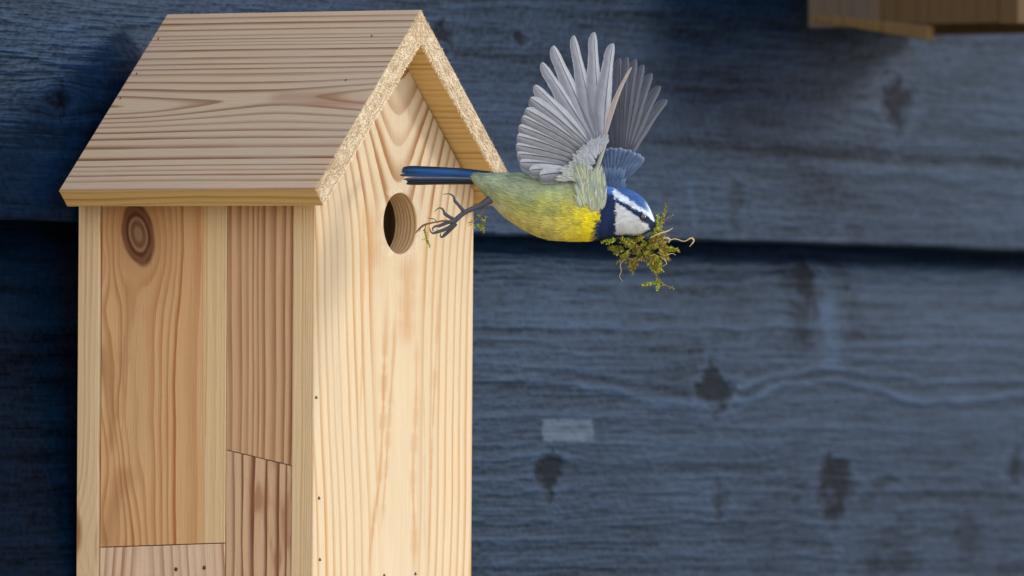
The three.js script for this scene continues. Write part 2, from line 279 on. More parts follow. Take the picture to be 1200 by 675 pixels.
  { // wide strip with a knot (pale yellow sapwood along its right edge)
    const w = zJ - zB, h = sTop - yLow, kx = (zAt(160, 275) - zB) * 1000, ky = (yAt(160, 275) - yLow) * 1000, sap = (zY - zB) * 1000;
    const sp = (pts) => pts.map(([X, Y]) => { const q = onX(70 + 0.674 * X, 220 + 0.674 * Y, sideX); return [(q.z - zB) * 1000, (q.y - yLow) * 1000]; });
    const swirl = [[sp([[60, 250], [85, 330], [92, 400], [84, 470]]), 6.5, 0.5], [sp([[112, 150], [120, 210], [108, 300], [112, 380]]), 5, 0.35], [sp([[120, 470], [96, 545], [76, 640]]), 6, 0.45]];
    const m = stripMat(w, h, 448, 1024, (x, y) => {
      const ex = (x - kx + 1.1 * (y - ky) * 0.16) / 9.6, ey = (y - ky) / 15, r = Math.hypot(ex, ey) * (1 + 0.06 * fbm(ex * 2 + 4, ey * 2, 2)), push = 1 - 0.96 / Math.max(1, r * r * 0.9);
      const wob = 2.4 * fbm(x * 0.035 + 2, y * 0.012, 3) + 0.3 * fbm(x * 0.5, y * 0.03, 2), sw = 17 * fbm(x * 0.045 + 7, y * 0.02, 2) * (1 - sm(kx - 2, kx + 14, x)) * (1 - sm(ky - 16, ky + 6, y));
      const ph = ((x - kx) * push + wob + sw) / 5.4 + 20, y2 = clamp((x - sap + 1.5 * fbm(3, y * 0.01, 2) - (h * 1000 - y) * 0.004) * 0.6);
      let c = pine(x, y, lerp(ph, x / 2.6 + 0.4 * fbm(x * 0.1, y * 0.01), y2), mix3([0.70, 0.43, 0.21], [0.75, 0.55, 0.31], y2), mix3([0.42, 0.165, 0.055], [0.60, 0.39, 0.15], y2), { seed: 21, lo: 0.25, patch: 0.5, start: 0.3 });
      const br = streakAt(swirl, x + 1.2 * fbm(x * 0.15, y * 0.1, 2), y + 1.5 * fbm(x * 0.1 + 5, y * 0.08, 2)) * (1 - y2), b4 = mix3(c, [0.34, 0.135, 0.05], br); c = [b4[0], b4[1], b4[2], c[3]];
      const orange = Math.exp(-((ex / 2.4) ** 2 + ((ey - 0.2) / 2) ** 2)) * 0.7, t2 = mix3(c, [0.42, 0.19, 0.07], orange * (x < sap ? 1 : 0)); c = [t2[0], t2[1], t2[2], c[3]];
      if (r < 1.15) { const ring = 0.5 + 0.5 * Math.sin(r * 17 + 2 * fbm(ex * 2, ey * 2, 2)), e = 1 - sm(0.88, 1.12, r), kc = mix3(mix3([0.10, 0.036, 0.015], [0.22, 0.09, 0.04], ring), [0.34, 0.21, 0.11], (1 - sm(0.1, 0.5, r)) * 0.7); const ringPale = Math.exp(-(((r - 0.52) / 0.06) ** 2)) * 0.55; const kd = mix3(kc, [0.45, 0.27, 0.17], ringPale), q = mix3(c, kd, e); c = [q[0], q[1], q[2], c[3] - 0.2 * e]; }
      return c;
    });
    strip(zB, zJ, yAt(116, 643), yAt(262, 637), sTop, sTop, m, 'wide pine strip with a dark oval knot near its top');
  }
  { // striped strip
    const w = zF - zJ, h = sTop - Math.min(yK, yK2);
    const m = stripMat(w, h, 256, 1024, (x, y) => pine(x, y, (x * (1 - 0.00045 * y) + 0.8 * fbm(x * 0.08, y * 0.01, 3) + 1.2 * fbm(4, y * 0.008, 2)) / 4.1 + 11, [0.66, 0.41, 0.225], [0.27, 0.115, 0.05], { seed: 31, lo: 0.5, start: 0.2, patch: 0.4 }));
    strip(zJ, zF, yK, yK2, sTop, sTop, m, 'straight striped pine strip ending in a slanting joint');
    const h2 = Math.max(yK, yK2) - BASE, m2 = stripMat(w, h2, 256, 512, (x, y) => { const c = pine(x, y, (x + 1.5 * fbm(x * 0.1, y * 0.02 + 5, 3)) / 6.2 + 3.4, [0.68, 0.45, 0.27], [0.20, 0.07, 0.035], { seed: 43, lo: 0.75, start: 0.45, patch: 0.5 }), red = sm(0.05, 0.4, fbm(x * 0.1 + 3, y * 0.035, 3)) * 0.6, q = mix3(c, [0.30, 0.11, 0.05], red); return [q[0], q[1], q[2], c[3]]; });
    strip(zJ, zF, BASE + 0.001, BASE + 0.001, yK, yK2, m2, 'reddish coarse-grained pine strip below the slanting joint');
  }
  {
    const w = zJ - zB, h = yLow + 0.003 - BASE, m = stripMat(w, h, 320, 320, (x, y) => pine(x, y, (Math.sqrt((x - 26) ** 2 + 30) + 0.06 * y + 1.2 * fbm(x * 0.06, y * 0.02, 2)) / 5 + 9, [0.76, 0.55, 0.38], [0.44, 0.24, 0.14], { seed: 52, lo: 0.3, patch: 0.4 }));
    strip(zB, zJ, BASE + 0.001, BASE + 0.001, yAt(116, 643), yAt(262, 637), m, 'pinkish pine strip along the foot of the side');
  }
  for (const [px, py] of [[207, 668], [240, 666]]) nail(box, onX(px, py, sideX).add(V(-0.0003, 0, 0)).sub(bo), V(-1, 0, 0), 0.0008);
  // far side panel and floor
  const plain = texMat(256, 512, (u, v) => { const x = u * 120, y = v * 240; return pine(x, y, (x + 2 * fbm(x * 0.04, y * 0.01, 3)) / 5 + 5, [0.64, 0.46, 0.28], [0.46, 0.28, 0.13], { seed: 61 }); }, 0.0003);
  const far = extrude(rect(-D + T, BASE, -T, sTop), -0.012, 0, 0.0004); far.rotateY(-Math.PI / 2); far.translate(W - 0.0135, 0, 0);
  mesh('side_panel', loc(surfaced(far, () => 0, (k, q) => [q.z / 0.12, (q.y - BASE) / 0.24])), plain, box);
  const floor = new THREE.BoxGeometry(W - 0.028, 0.012, D - 2 * T - 0.001); floor.translate(W / 2, BASE + 0.008, -D / 2);
  mesh('floor_panel', loc(surfaced(floor, () => 0, (k, q) => [q.x / 0.12, q.z / 0.24])), plain, box);

  // roof boards: weathered faces above, clean gold pine on cut edges and below
  const roofZ0 = -D + 0.005, len = ROOF_Z - roofZ0, slope = Math.hypot(eaveHalf, apex.y - eaveL.y), ux = Math.cos(pitch), uy = Math.sin(pitch);
  const topMat = texMat(1024, 768, (u, v) => { // u along the ridge, v down the slope
    const x = v * slope * 1000, y = u * len * 1000, k1 = 9.5 * Math.exp(-(((y + 4) / 60) ** 2)), k2 = 15 * sm(90, 215, y), vc = slope * 1000 * 0.512;
    const d0 = x - vc - 1.2 * fbm(y * 0.013, 5, 2), dx = d0 + (5.5 * sm(25, 115, y) - 2.6) * Math.exp(-((d0 / 13) ** 2)), wob = 0.8 * fbm(x * 0.045 + 3, y * 0.007, 3) + 0.2 * fbm(x * 0.6, y * 0.03, 2), a = Math.sqrt(dx * dx + 10);
    const far2 = x < vc - 22 ? (vc - 22 - x) * 0.75 : 0;
    const near2 = Math.exp(-((dx / 15) ** 2)), ph = (a - (k1 + k2) * near2 + wob + far2 + (dx > 0 ? 0.14 * dx : 0.1 * dx)) / 6.3 + 30;
    const c = pine(x, y, ph, [0.455, 0.345, 0.24], [0.165, 0.07, 0.03], { seed: 71, lo: 0.5, start: 0.5, patch: 0.3 });
    const fill = 0.6 * Math.exp(-(((dx + 0.5) / (2.2 + 0.02 * y)) ** 2)) * sm(88, 100, y) * (1 - sm(118, 150, y)) + 0.5 * Math.exp(-(((dx - 5) / 2.2) ** 2)) * sm(95, 125, y); { const f = mix3(c, [0.26, 0.12, 0.055], clamp(fill)); c[0] = f[0]; c[1] = f[1]; c[2] = f[2]; }
    const grey = sm(-0.1, 0.5, fbm(x * 0.03 + 5, y * 0.02, 3)) * 0.3, q = mix3(c, [0.38, 0.32, 0.26], grey); return [q[0], q[1], q[2], c[3]];
  }, 0.0007, 0.8);
  const goldMat = texMat(512, 512, (u, v) => { const x = v * slope * 1000, y = u * len * 1000; return pine(x, y, (x + 2.0 * fbm(x * 0.05, y * 0.012, 3)) / 3.7 + 12, [0.62, 0.42, 0.17], [0.44, 0.25, 0.075], { seed: 81, lo: 0.2, patch: 0.45 }); }, 0.0004);
  const roof = (side) => {
    const d = side, tE = side > 0 ? tR * 0.82 : tR, A = [apex.x, apex.y], E = [apex.x + d * eaveHalf * (side > 0 ? 0.985 : 1), eaveL.y + (side > 0 ? 0.0015 : 0)];
    const Ei = [E[0] - d * uy * tE, E[1] - ux * tE], Ai = [apex.x, apex.y - (tR * 1.12) / ux];
    const off = d * 0.00012, pts = [[A[0] + off, A[1]], [Ai[0] + off, Ai[1]], Ei, E]; if (side < 0) pts.reverse();
    const g = extrude(side > 0 ? pts.reverse() : pts.reverse(), roofZ0, ROOF_Z, 0.0005);
    const along = (q) => ((q.x - apex.x) * d * ux + (apex.y - q.y) * uy), depth = (q) => ((apex.x - q.x) * d * uy + (apex.y - q.y) * ux);
    const s = surfaced(g, (n) => Math.abs(n.z) > 0.75 ? 2 : (n.x * d * uy + n.y * ux > 0.6 ? 0 : 1), (k, q) => k === 2 ? [along(q) / 0.06, depth(q) / 0.06] : [(q.z - roofZ0) / len, (along(q) + (k ? depth(q) * 0.9 : 0)) / slope]);
    const m = mesh('roof_board', loc(s), [topMat, goldMat, endMat], box, side < 0 ? 'weathered greyish roof board with dark growth lines' : undefined);
    // torn fibres standing along the sawn front edge
    const P = []; for (let i = 0; i < 900; i++) { const inner = rnd() < 0.6, t = rnd(), p0 = inner ? Ai : A, p1 = inner ? Ei : E, x = lerp(p0[0], p1[0], t), y = lerp(p0[1], p1[1], t), L = rr(0.0003, 0.0013), w = rr(0.00015, 0.0004), s2 = inner ? -1 : 0.5, nx = d * uy * s2, ny = ux * s2, z = ROOF_Z - rr(0, 0.0012), a = rr(-0.6, 0.6), cx = nx * Math.cos(a) - ny * Math.sin(a), cy = nx * Math.sin(a) + ny * Math.cos(a), ix = x - nx * 0.0006, iy = y - ny * 0.0006;
      P.push(ix - cy * w, iy + cx * w, z, ix + cy * w, iy - cx * w, z, x + cx * L, y + cy * L, z + rr(-0.0002, 0.0008)); }
    const fg2 = new THREE.BufferGeometry(); fg2.setAttribute('position', new THREE.Float32BufferAttribute(P, 3)); fg2.computeVertexNormals(); loc(fg2);
    const f = mesh('sawn_fibres', fg2, new THREE.MeshStandardMaterial({ color: new THREE.Color().setRGB(0.74, 0.6, 0.4), roughness: 1, side: THREE.DoubleSide }), m); f.userData.kind = 'stuff';
    return m;
  };
  const left = roof(-1); roof(1);
  // tiny dark nail heads
  const onRoof = (px, py) => { const r = ray(px, py), n = V(-uy, ux, 0), t = n.dot(V(apex.x, apex.y, 0).sub(camera.position)) / n.dot(r); return r.multiplyScalar(t).add(camera.position); };
  for (const [px, py] of [[182, 47], [157, 88], [138, 117], [432, 42], [402, 94]]) nail(left, onRoof(px, py).addScaledVector(V(-uy, ux, 0), -0.0002).sub(bo), V(-uy, ux, 0), 0.0005);
  for (const [px, py] of [[369.5, 466], [373.5, 584], [375, 656], [450.5, 674], [487, 672]]) nail(front, onZ(px, py, 0).sub(bo).add(V(0, 0, -0.0002)), V(0, 0, 1), 0.0008);
}
{ // the box hangs a touch out of true
  const pivot = V(0, eaveL.y, 0), turn = new THREE.Quaternion().setFromAxisAngle(look, 0.35 * DEG);
  box.quaternion.copy(turn); box.position.sub(pivot).applyQuaternion(turn).add(pivot);
  box.position.z += 0.0012;
}

// ------------------------------------------------------------------ the other box, higher up the wall
{
  const back = onZ(945, 20, WALL_Z), x2 = back.x, dep = 0.136, yb = onX(1180, 27, x2).y, w2 = 0.15, h2 = 0.24;
  const o = thing('nest_box', 'dark weathered wooden box fixed higher up the blue wall with drooping floor board', 'nest box', V(x2 + w2 / 2, yb, WALL_Z + dep / 2));
  const L = (g) => g.translate(-o.position.x, -o.position.y, -o.position.z);
  const greyW = texMat(256, 256, (u, v) => { const x = u * 60, y = v * 240; return pine(x, y, (x + 2 * fbm(x * 0.05, y * 0.02, 3)) / 6 + 5, [0.092, 0.072, 0.056], [0.078, 0.06, 0.047], { seed: 91 }); }, 0.0005, 0.9);
  const brownW = texMat(256, 256, (u, v) => { const x = u * 90, y = v * 240; return pine(x, y, (x + 3 * fbm(x * 0.04, y * 0.02, 3)) / 7 + 5, [0.085, 0.053, 0.023], [0.07, 0.042, 0.018], { seed: 95 }); }, 0.0005, 0.9);
  const tipW = texMat(128, 128, (u, v) => { const x = u * 60, y = v * 60; return pine(x, y, x / 5 + 3, [0.13, 0.085, 0.034], [0.085, 0.053, 0.02], { seed: 97 }); }, 0.0005, 0.9);
  const side = (z0, z1, m, name, curve) => { // a board on the side that faces us; curve: bowed joint between the two boards
    const pts = []; for (let i = 0; i <= 10; i++) { const t = i / 10; pts.push([z1 + curve * (1 - Math.pow(1 - t * 0.22, 6)) * -1, yb + t * h2]); }
    const g = extrude([[z0, yb], ...pts, [z0, yb + h2]], -0.012, 0, 0.0004); g.rotateY(-Math.PI / 2); g.translate(x2, 0, 0);
    mesh(name, L(surfaced(g, () => 0, (k, q) => [(q.z - z0) / 0.1, (q.y - yb) / h2])), m, o);
  };
  const zj = onX(1030, 27, x2).z;
  side(WALL_Z + 0.001, zj - 0.0004, greyW, 'side_board', 0.012);
  const g2 = extrude(rect(zj + 0.0004 - 0.02, yb + 0.0006, WALL_Z + dep - 0.0125, yb + h2), -0.0112, -0.0012, 0.0004); g2.rotateY(-Math.PI / 2); g2.translate(x2, 0, 0);
  mesh('side_board', L(surfaced(g2, () => 0, (k, q) => [q.z / 0.1, (q.y - yb) / h2])), brownW, o);
  const f2 = extrude(rect(x2 + 0.0005, yb, x2 + w2, yb + h2), WALL_Z + dep - 0.012, WALL_Z + dep, 0.0005);
  mesh('front_panel', L(surfaced(f2, () => 0, (k, q) => [(q.x - x2) / 0.15, (q.y - yb) / h2])), brownW, o);
  const f3 = extrude(rect(x2 + w2 - 0.012, yb, x2 + w2, yb + h2), WALL_Z + 0.001, WALL_Z + dep - 0.0125, 0.0005);
  mesh('side_panel', L(surfaced(f3, () => 0, (k, q) => [q.z / 0.15, (q.y - yb) / h2])), brownW, o);
  // floor board that has dropped at its front end
  const a = onX(946, 24, x2), b = onX(1086, 47, x2), c = onX(1086, 30, x2), e = onX(946, 16, x2);
  const fl = extrude([[a.z + 0.002, a.y], [b.z, b.y], [c.z, c.y], [e.z + 0.002, e.y]], -0.022, -0.0125, 0.0006); fl.rotateY(-Math.PI / 2);
  fl.translate(x2 - 0.0125 - 0.0005, 0, 0);
  mesh('floor_board', L(surfaced(fl, () => 0, (k, q) => [q.z / 0.06, q.x / 0.06])), tipW, o);
  const roofP = extrude([[x2 - 0.02, yb + h2 + 0.001], [x2 + w2 + 0.02, yb + h2 + 0.001], [x2 + w2 / 2, yb + h2 + 0.09]], WALL_Z + 0.002, WALL_Z + dep + 0.02, 0.0005);
  mesh('roof', L(surfaced(roofP, () => 0, (k, q) => [q.z / 0.15, q.x / 0.15])), greyW, o);
}

// ------------------------------------------------------------------ blue tit in flight; x, y in photo pixels, z in the same unit towards the camera's side
const BD = DIST + 0.035, S = BD / FOCAL;
const birdAt = camera.position.clone().addScaledVector(look, BD).addScaledVector(right, (650 - 600) * S).setY(EYE - (240 - HORIZON) * S);
const b3 = (x, y, z = 0) => V((x - 650) * S, (240 - y) * S, z * S);
const bird = thing('bird', 'small blue and yellow bird in flight with raised wings', 'bird', birdAt);
bird.rotation.y = -THETA;
const plume = new THREE.MeshPhysicalMaterial({ vertexColors: true, roughness: 0.85, specularIntensity: 0.35, side: THREE.DoubleSide });
const vane = new THREE.MeshPhysicalMaterial({ vertexColors: true, roughness: 0.62, specularIntensity: 0.5, side: THREE.DoubleSide, transmission: 0.48, thickness: 0 });

// body: one continuous surface, lofted from vent to bill base
const SEC = [[553, 209, 4, 4], [560, 211, 8.5, 8], [570, 217, 14.5, 13], [584, 225, 22.5, 20], [600, 231.5, 29, 26], [620, 237.5, 35, 31], [640, 241.5, 38.8, 34], [660, 243.5, 38.8, 35], [680, 244.5, 38, 34], [696, 246, 35.5, 31], [706, 247.5, 32, 28], [714, 248.5, 29.5, 26], [724, 249.5, 28.6, 26], [734, 250, 28.4, 26.5], [744, 251.2, 26, 25], [752, 253.2, 22, 21.5], [758, 255.8, 17.4, 17], [762.5, 258.5, 12.4, 12], [765.5, 260.8, 7.6, 7.5], [767.5, 262.2, 3, 3]];
const cr = (a, b, c, d, t) => 0.5 * (2 * b + (c - a) * t + (2 * a - 5 * b + 4 * c - d) * t * t + (3 * b - a - 3 * c + d) * t * t * t);
const bodyAt = (u, phi) => { // u 0..1 vent to bill, phi round from the top towards the camera
  const f = clamp(u) * (SEC.length - 1), i = Math.min(SEC.length - 2, Math.floor(f)), t = f - i, A = SEC[Math.max(0, i - 1)], B = SEC[i], C = SEC[i + 1], E = SEC[Math.min(SEC.length - 1, i + 2)], q = [0, 1, 2, 3].map((k) => cr(A[k], B[k], C[k], E[k], t));
  return [q[0], q[1] - Math.cos(phi) * q[2], Math.sin(phi) * q[3]];
};
const NAVY = [0.010, 0.022, 0.075], SKYB = [0.045, 0.13, 0.36], WHITE = [0.60, 0.63, 0.66], YEL = [0.70, 0.60, 0.02], OLIVE = [0.32, 0.33, 0.10], BACK = [0.17, 0.22, 0.16];
function coat(x, y, z) { // colour of the plumage at a place on the body
  const n = fbm(x * 0.09, y * 0.09 + z * 0.05, 3), n2 = fbm(x * 0.35 + 7, y * 0.35 + z * 0.2, 2), jx = x + 3.5 * n2, jy = y + 3 * n2;
  let c = mix3(OLIVE, [0.50, 0.44, 0.14], sm(246, 268, jy + 5 * n)); // flank to belly
  c = mix3(c, [0.55, 0.50, 0.36], sm(606, 572, jx) * sm(232, 246, jy)); // pale vent
  c = mix3(c, [0.26, 0.33, 0.23], sm(248, 214, jy + 14 * n) * 0.85); // blue-green upper flank
  c = mix3(c, BACK, sm(214, 204, jy + 2 * n)); // mantle
  c = mix3(c, YEL, sm(632, 696, jx + 22 * n) * sm(238, 256, jy + 0.10 * (700 - x) + 5 * n)); // breast
  c = mix3(c, [0.52, 0.46, 0.10], sm(672, 640, jx) * sm(262, 280, jy) * 0.6);
  const hx = x + 2.2 * n2, hy = y + 2.0 * fbm(x * 0.4 + 31, y * 0.4 + z * 0.3, 2);
  if (hx > 690) {
    const inBand = sm(699, 703, hx) * (1 - sm(720.5, 723.5, hx + 0.06 * (y - 260)));
    c = mix3(c, [0.40, 0.47, 0.55], sm(692, 698, hx) * (1 - sm(703, 708, hx)) * sm(252, 240, hy) * 0.9);
    c = mix3(c, NAVY, sm(701, 706, hx + (y < 245 ? -2 : 0.22 * (y - 245))) * (1 - sm(721, 724, hx)));
    if (hx > 719) {
      const e = hy - (234.5 + (hx - 722) * 0.66); // eye stripe falls towards the bill
      const cheek = mix3(WHITE, [0.40, 0.44, 0.47], clamp(0.35 + 0.9 * n)); c = mix3(c, cheek, sm(720.5, 723.5, hx));
      const top = hy - (220.5 + (hx - 718) * 0.74); // lower edge of the cap
      if (e < 1) c = [0.52, 0.60, 0.70];
      if (top < 0) c = mix3(c, mix3(SKYB, NAVY, 0.35 + 0.5 * n), sm(0.8, -2.5, top) * (1 - 0.8 * sm(754, 762, hx)));
      c = mix3(c, NAVY, sm(4.0 + 1.8 * sm(744, 754, hx), 2.2 + 1.8 * sm(744, 754, hx), Math.abs(e + 0.3)) * sm(719, 723, hx));
      c = mix3(c, [0.012, 0.02, 0.05], sm(5, 3, Math.hypot(hx - 763, hy - 264)));
      c = mix3(c, NAVY, sm(273.5, 276.5, hy + (hx > 750 ? (hx - 750) * 0.6 : 0))); // bib and collar under the cheek
    } else c = mix3(c, SKYB, sm(230, 226, hy) * sm(706, 714, hx));
  }
  const k = 1 + 0.35 * n + 0.3 * n2; return [c[0] * k, c[1] * k, c[2] * k];
}
{
  const nu = 190, np = 96, P = [], C = [], I = [];
  for (let i = 0; i <= nu; i++) for (let j = 0; j <= np; j++) { const q = bodyAt(i / nu, j / np * Math.PI * 2), k = 0.5 * fbm(q[0] * 0.25, q[1] * 0.25 + q[2] * 0.3, 2), p = b3(q[0], q[1] + k, q[2] + k); P.push(p.x, p.y, p.z); C.push(...coat(q[0], q[1], q[2])); }
  for (let i = 0; i < nu; i++) for (let j = 0; j < np; j++) { const a = i * (np + 1) + j, b = a + np + 1; I.push(a, a + 1, b, b, a + 1, b + 1); }
  const g = new THREE.BufferGeometry(); g.setAttribute('position', new THREE.Float32BufferAttribute(P, 3)); g.setAttribute('color', new THREE.Float32BufferAttribute(C, 3)); g.setIndex(I); g.computeVertexNormals();
  mesh('body', g, plume, bird);
}
// a feather: blade with a shaft, cambered, pale-edged; points in bird units
function blade({ base, tip, w, up = [0, 0, 1], sag = 0, lift = 0, n = 14, color, lead = 0.42, round = 0.2, neck = 0.25, ragged = 0.05, slim = 1, camber = 0.16 }) {
  const A = V(...base), B = V(...tip), d = B.clone().sub(A), L = d.length(), dir = d.clone().normalize(), U = V(...up), sideV = dir.clone().cross(U).normalize(), nrm = sideV.clone().cross(dir).normalize();
  const rows = n > 8 ? [-1, -0.9, -0.55, -0.1, -0.03, 0.03, 0.1, 0.45, 0.75, 0.92, 1] : [-1, -0.5, 0, 0.5, 1], P = [], C = [], I = [];
  for (let i = 0; i <= n; i++) {
    const t = n > 6 ? 1 - Math.pow(1 - i / n, 1.9) : i / n, q = A.clone().addScaledVector(d, t).addScaledVector(sideV, sag * 4 * t * (1 - t)).addScaledVector(nrm, lift * t * t);
    const env = (neck + (1 - neck) * sm(0, 0.4, t)) * (t > 1 - round ? Math.sqrt(Math.max(0.0, 1 - ((t - 1 + round) / round) ** 2)) : 1) * lerp(1, slim, sm(0.42, 0.85, t));
    for (const r of rows) {
      const half = w * (r < 0 ? lead : 1 - lead) * env * (Math.abs(r) === 1 ? 1 + ragged * (rnd() - 0.5) * 2 : 1);
      const v = q.clone().addScaledVector(sideV, r * half).addScaledVector(nrm, -camber * w * r * r * env + (Math.abs(r) < 0.05 ? 0.035 * w : 0));
      P.push(v.x, -v.y, v.z); C.push(...color(t, r));
    }
  }
  const m = rows.length; for (let i = 0; i < n; i++) for (let j = 0; j < m - 1; j++) { const a = i * m + j; I.push(a, a + 1, a + m, a + m, a + 1, a + m + 1); }
  const pos = new Float32Array(P.length); for (let i = 0; i < P.length; i += 3) { const q = b3(P[i], -P[i + 1], P[i + 2]); pos[i] = q.x; pos[i + 1] = q.y; pos[i + 2] = q.z; }
  const g = new THREE.BufferGeometry(); g.setAttribute('position', new THREE.BufferAttribute(pos, 3)); g.setAttribute('color', new THREE.Float32BufferAttribute(C, 3)); g.setIndex(I); g.computeVertexNormals(); return g;
}
// contour feathers that lie over the body and give it its soft surface
function contour(name, count, pick, mat = plume) {
  const list = []; let tries = 0;
  while (list.length < count && tries++ < count * 12) {
    const f = pick(); if (!f) continue;
    list.push(blade({ n: 3, round: 0.45, neck: 0.6, ragged: 0.3, ...f }));
  }
  const m = mesh(name, mergeGeometries(list), mat, bird); m.userData.kind = 'stuff'; return m;
}
contour('plumage', 9000, () => {
  const u = Math.sqrt(rnd()) * 0.93 + 0.02, phi = rnd() * Math.PI * 2, q = bodyAt(u, phi), e = bodyAt(u - 0.006, phi), head = q[0] > 705;
  if (q[0] > 760) return null;
  const back = V(e[0] - q[0], e[1] - q[1], e[2] - q[2]).normalize(), c0 = bodyAt(u, phi + 0.05), tan = V(c0[0] - q[0], c0[1] - q[1], c0[2] - q[2]).normalize();
  let nrm = tan.clone().cross(back).normalize(); const f = u * (SEC.length - 1), cy = SEC[Math.round(f)][1]; if (nrm.dot(V(0, q[1] - cy, q[2])) < 0) nrm.negate();
  const face = q[0] > 718, len = face ? rr(2.5, 5) : head ? rr(3.5, 6) : rr(6, 11), w = face ? 1.0 : head ? 1.5 : rr(1.5, 2.6), col = coat(q[0] - (head ? 1 : 3), q[1], q[2]), k = rr(0.86, 1.14);
  back.addScaledVector(tan, rr(-0.28, 0.28)).normalize();
  const ba = V(...q).addScaledVector(nrm, 0.1), ti = V(...q).addScaledVector(back, len).addScaledVector(nrm, rr(0.1, face ? 0.3 : head ? 0.6 : 1.1));
  return { base: [ba.x, ba.y, ba.z], tip: [ti.x, ti.y, ti.z], w, up: [nrm.x, nrm.y, nrm.z], color: (t) => { return [col[0] * k, col[1] * k, col[2] * k]; } };
});

// wings
const wing = (name, label) => { const g = new THREE.Group(); g.name = name; g.userData.label = label; bird.add(g); return g; };
const flight = (grey, edge, dark, sunTint = 0) => (t, r) => {
  const s = 0.94 + 0.35 * fbm(t * 5 + grey * 40, r * 2, 2) + 0.14 * (hash(Math.floor((t - Math.abs(r) * 0.06) * 48), r > 0 ? 3 : 8) - 0.5), rim = sm(0.88, 1, Math.abs(r)) * (r > 0 ? 0.5 : 1);
  const pale3 = [grey, grey * 1.07, grey * 1.22]; // light leading vane, darker trailing web, dark shaft
  let c = r < 0 ? mix3(pale3, edge, 0.25) : mix3(pale3, dark, sm(0.05, 0.8, r) * 0.85); c = mix3(c, edge, rim * 0.85); if (Math.abs(r) < 0.05) c = mix3(dark, [0.1, 0.1, 0.11], 0.3);
  c = mix3(c, [0.62, 0.50, 0.42], sunTint); return [c[0] * s, c[1] * s, c[2] * s];  // sunlit tone painted into the vane colour, used on the outermost primary
};
const nearWing = wing('wing', 'raised near wing, silvery grey underside fanned open');
{ // tips along the fan, read from the photograph; roots run along the hand and forearm
  const tips = [[740, 80], [718, 52], [696, 39], [672, 43], [648, 55], [635, 74.5], [626.5, 101], [621.5, 116], [616, 129], [612, 138], [608, 149], [606, 160], [605, 171], [606, 181], [609, 191], [620, 200], [632, 206]];
  tips.forEach(([x, y], i) => {
    const k = i / (tips.length - 1), prim = i < 7, bx = lerp(709, 690, Math.pow(k, 0.8)), by = lerp(166, 206, Math.pow(k, 1.1)), z0 = lerp(30, 26, k), z1 = lerp(44, 52, Math.sin(k * 3)) + 6 * k;
    const w = (i === 0 ? 6.5 : prim ? 20 + i * 0.3 : 19) * (i ? rr(0.9, 1.1) : 1), sag = i === 0 ? 4 : prim ? lerp(2.5, -2, i / 7) : -3;
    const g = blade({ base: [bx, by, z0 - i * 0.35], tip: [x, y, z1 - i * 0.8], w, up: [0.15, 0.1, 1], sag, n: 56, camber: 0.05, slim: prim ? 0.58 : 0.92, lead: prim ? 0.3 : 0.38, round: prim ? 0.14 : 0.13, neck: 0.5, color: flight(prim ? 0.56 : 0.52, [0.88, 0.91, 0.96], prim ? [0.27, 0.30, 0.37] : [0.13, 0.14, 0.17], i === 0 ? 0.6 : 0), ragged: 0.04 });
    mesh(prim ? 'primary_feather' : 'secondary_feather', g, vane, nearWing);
  });
  const list = []; // under-wing coverts: pale grey to greenish white, in ranks from forearm to shoulder
  for (let i = 0; i < 700; i++) { // they follow the fan of the flight feathers
    const k = rnd(), f = k * (tips.length - 1), j = Math.min(tips.length - 2, Math.floor(f)), tx = lerp(tips[j][0], tips[j + 1][0], f - j), ty = lerp(tips[j][1], tips[j + 1][1], f - j), bx = lerp(709, 690, Math.pow(k, 0.8)) + rr(-2, 2), by = lerp(172, 212, Math.pow(k, 1.1)) + rr(-3, 3);
    const rank = rnd(), dx = tx - bx, dy = ty - by, dl = Math.hypot(dx, dy), a0 = rr(-0.1, 0.1), ux = (dx * Math.cos(a0) - dy * Math.sin(a0)) / dl, uy = (dx * Math.sin(a0) + dy * Math.cos(a0)) / dl, s0 = rank * lerp(4, 24, k), len = rr(8, 15) * lerp(0.7, 1.2, k), g1 = rr(0.85, 1.15), z = 32 - i * 0.002 + s0 * 0.05;
    const c = mix3([0.36, 0.39, 0.45], [0.40, 0.45, 0.34], sm(0.45, 1, k + rr(-0.15, 0.15)) * (1 - rank * 0.6));
    list.push(blade({ base: [bx + ux * s0 - 2, by + uy * s0, z], tip: [bx + ux * (s0 + len), by + uy * (s0 + len), z + 2.2], w: rr(2, 3.6), up: [0.1, 0.1, 1], n: 4, round: 0.5, neck: 0.5, ragged: 0.25, color: (t) => { const s = g1; return [c[0] * s, c[1] * s, c[2] * s]; } }));
  }
  for (let i = 0; i < 260; i++) { // loose axillary feathers joining wing and flank
    const k = rnd(), bx = lerp(680, 707, k) + rr(-2, 2), by = rr(214, 248) - (k < 0.4 ? 4 : 0), len = rr(12, 26), a = lerp(0.34, -0.12, k) + rr(-0.16, 0.16), c = rnd() < 0.6 ? [0.42, 0.46, 0.31] : [0.32, 0.38, 0.34], g1 = rr(0.7, 1.2);
    list.push(blade({ base: [bx, by, 35], tip: [bx - Math.sin(a) * len, by - Math.cos(a) * len, 35.5 + rr(0, 2)], w: rr(1.6, 3.2), up: [0, 0, 1], n: 4, round: 0.4, ragged: 0.3, sag: rr(-1, 1), color: () => [c[0] * g1, c[1] * g1, c[2] * g1] }));
  }
  mesh('covert_feathers', mergeGeometries(list), plume, nearWing).userData.kind = 'stuff';
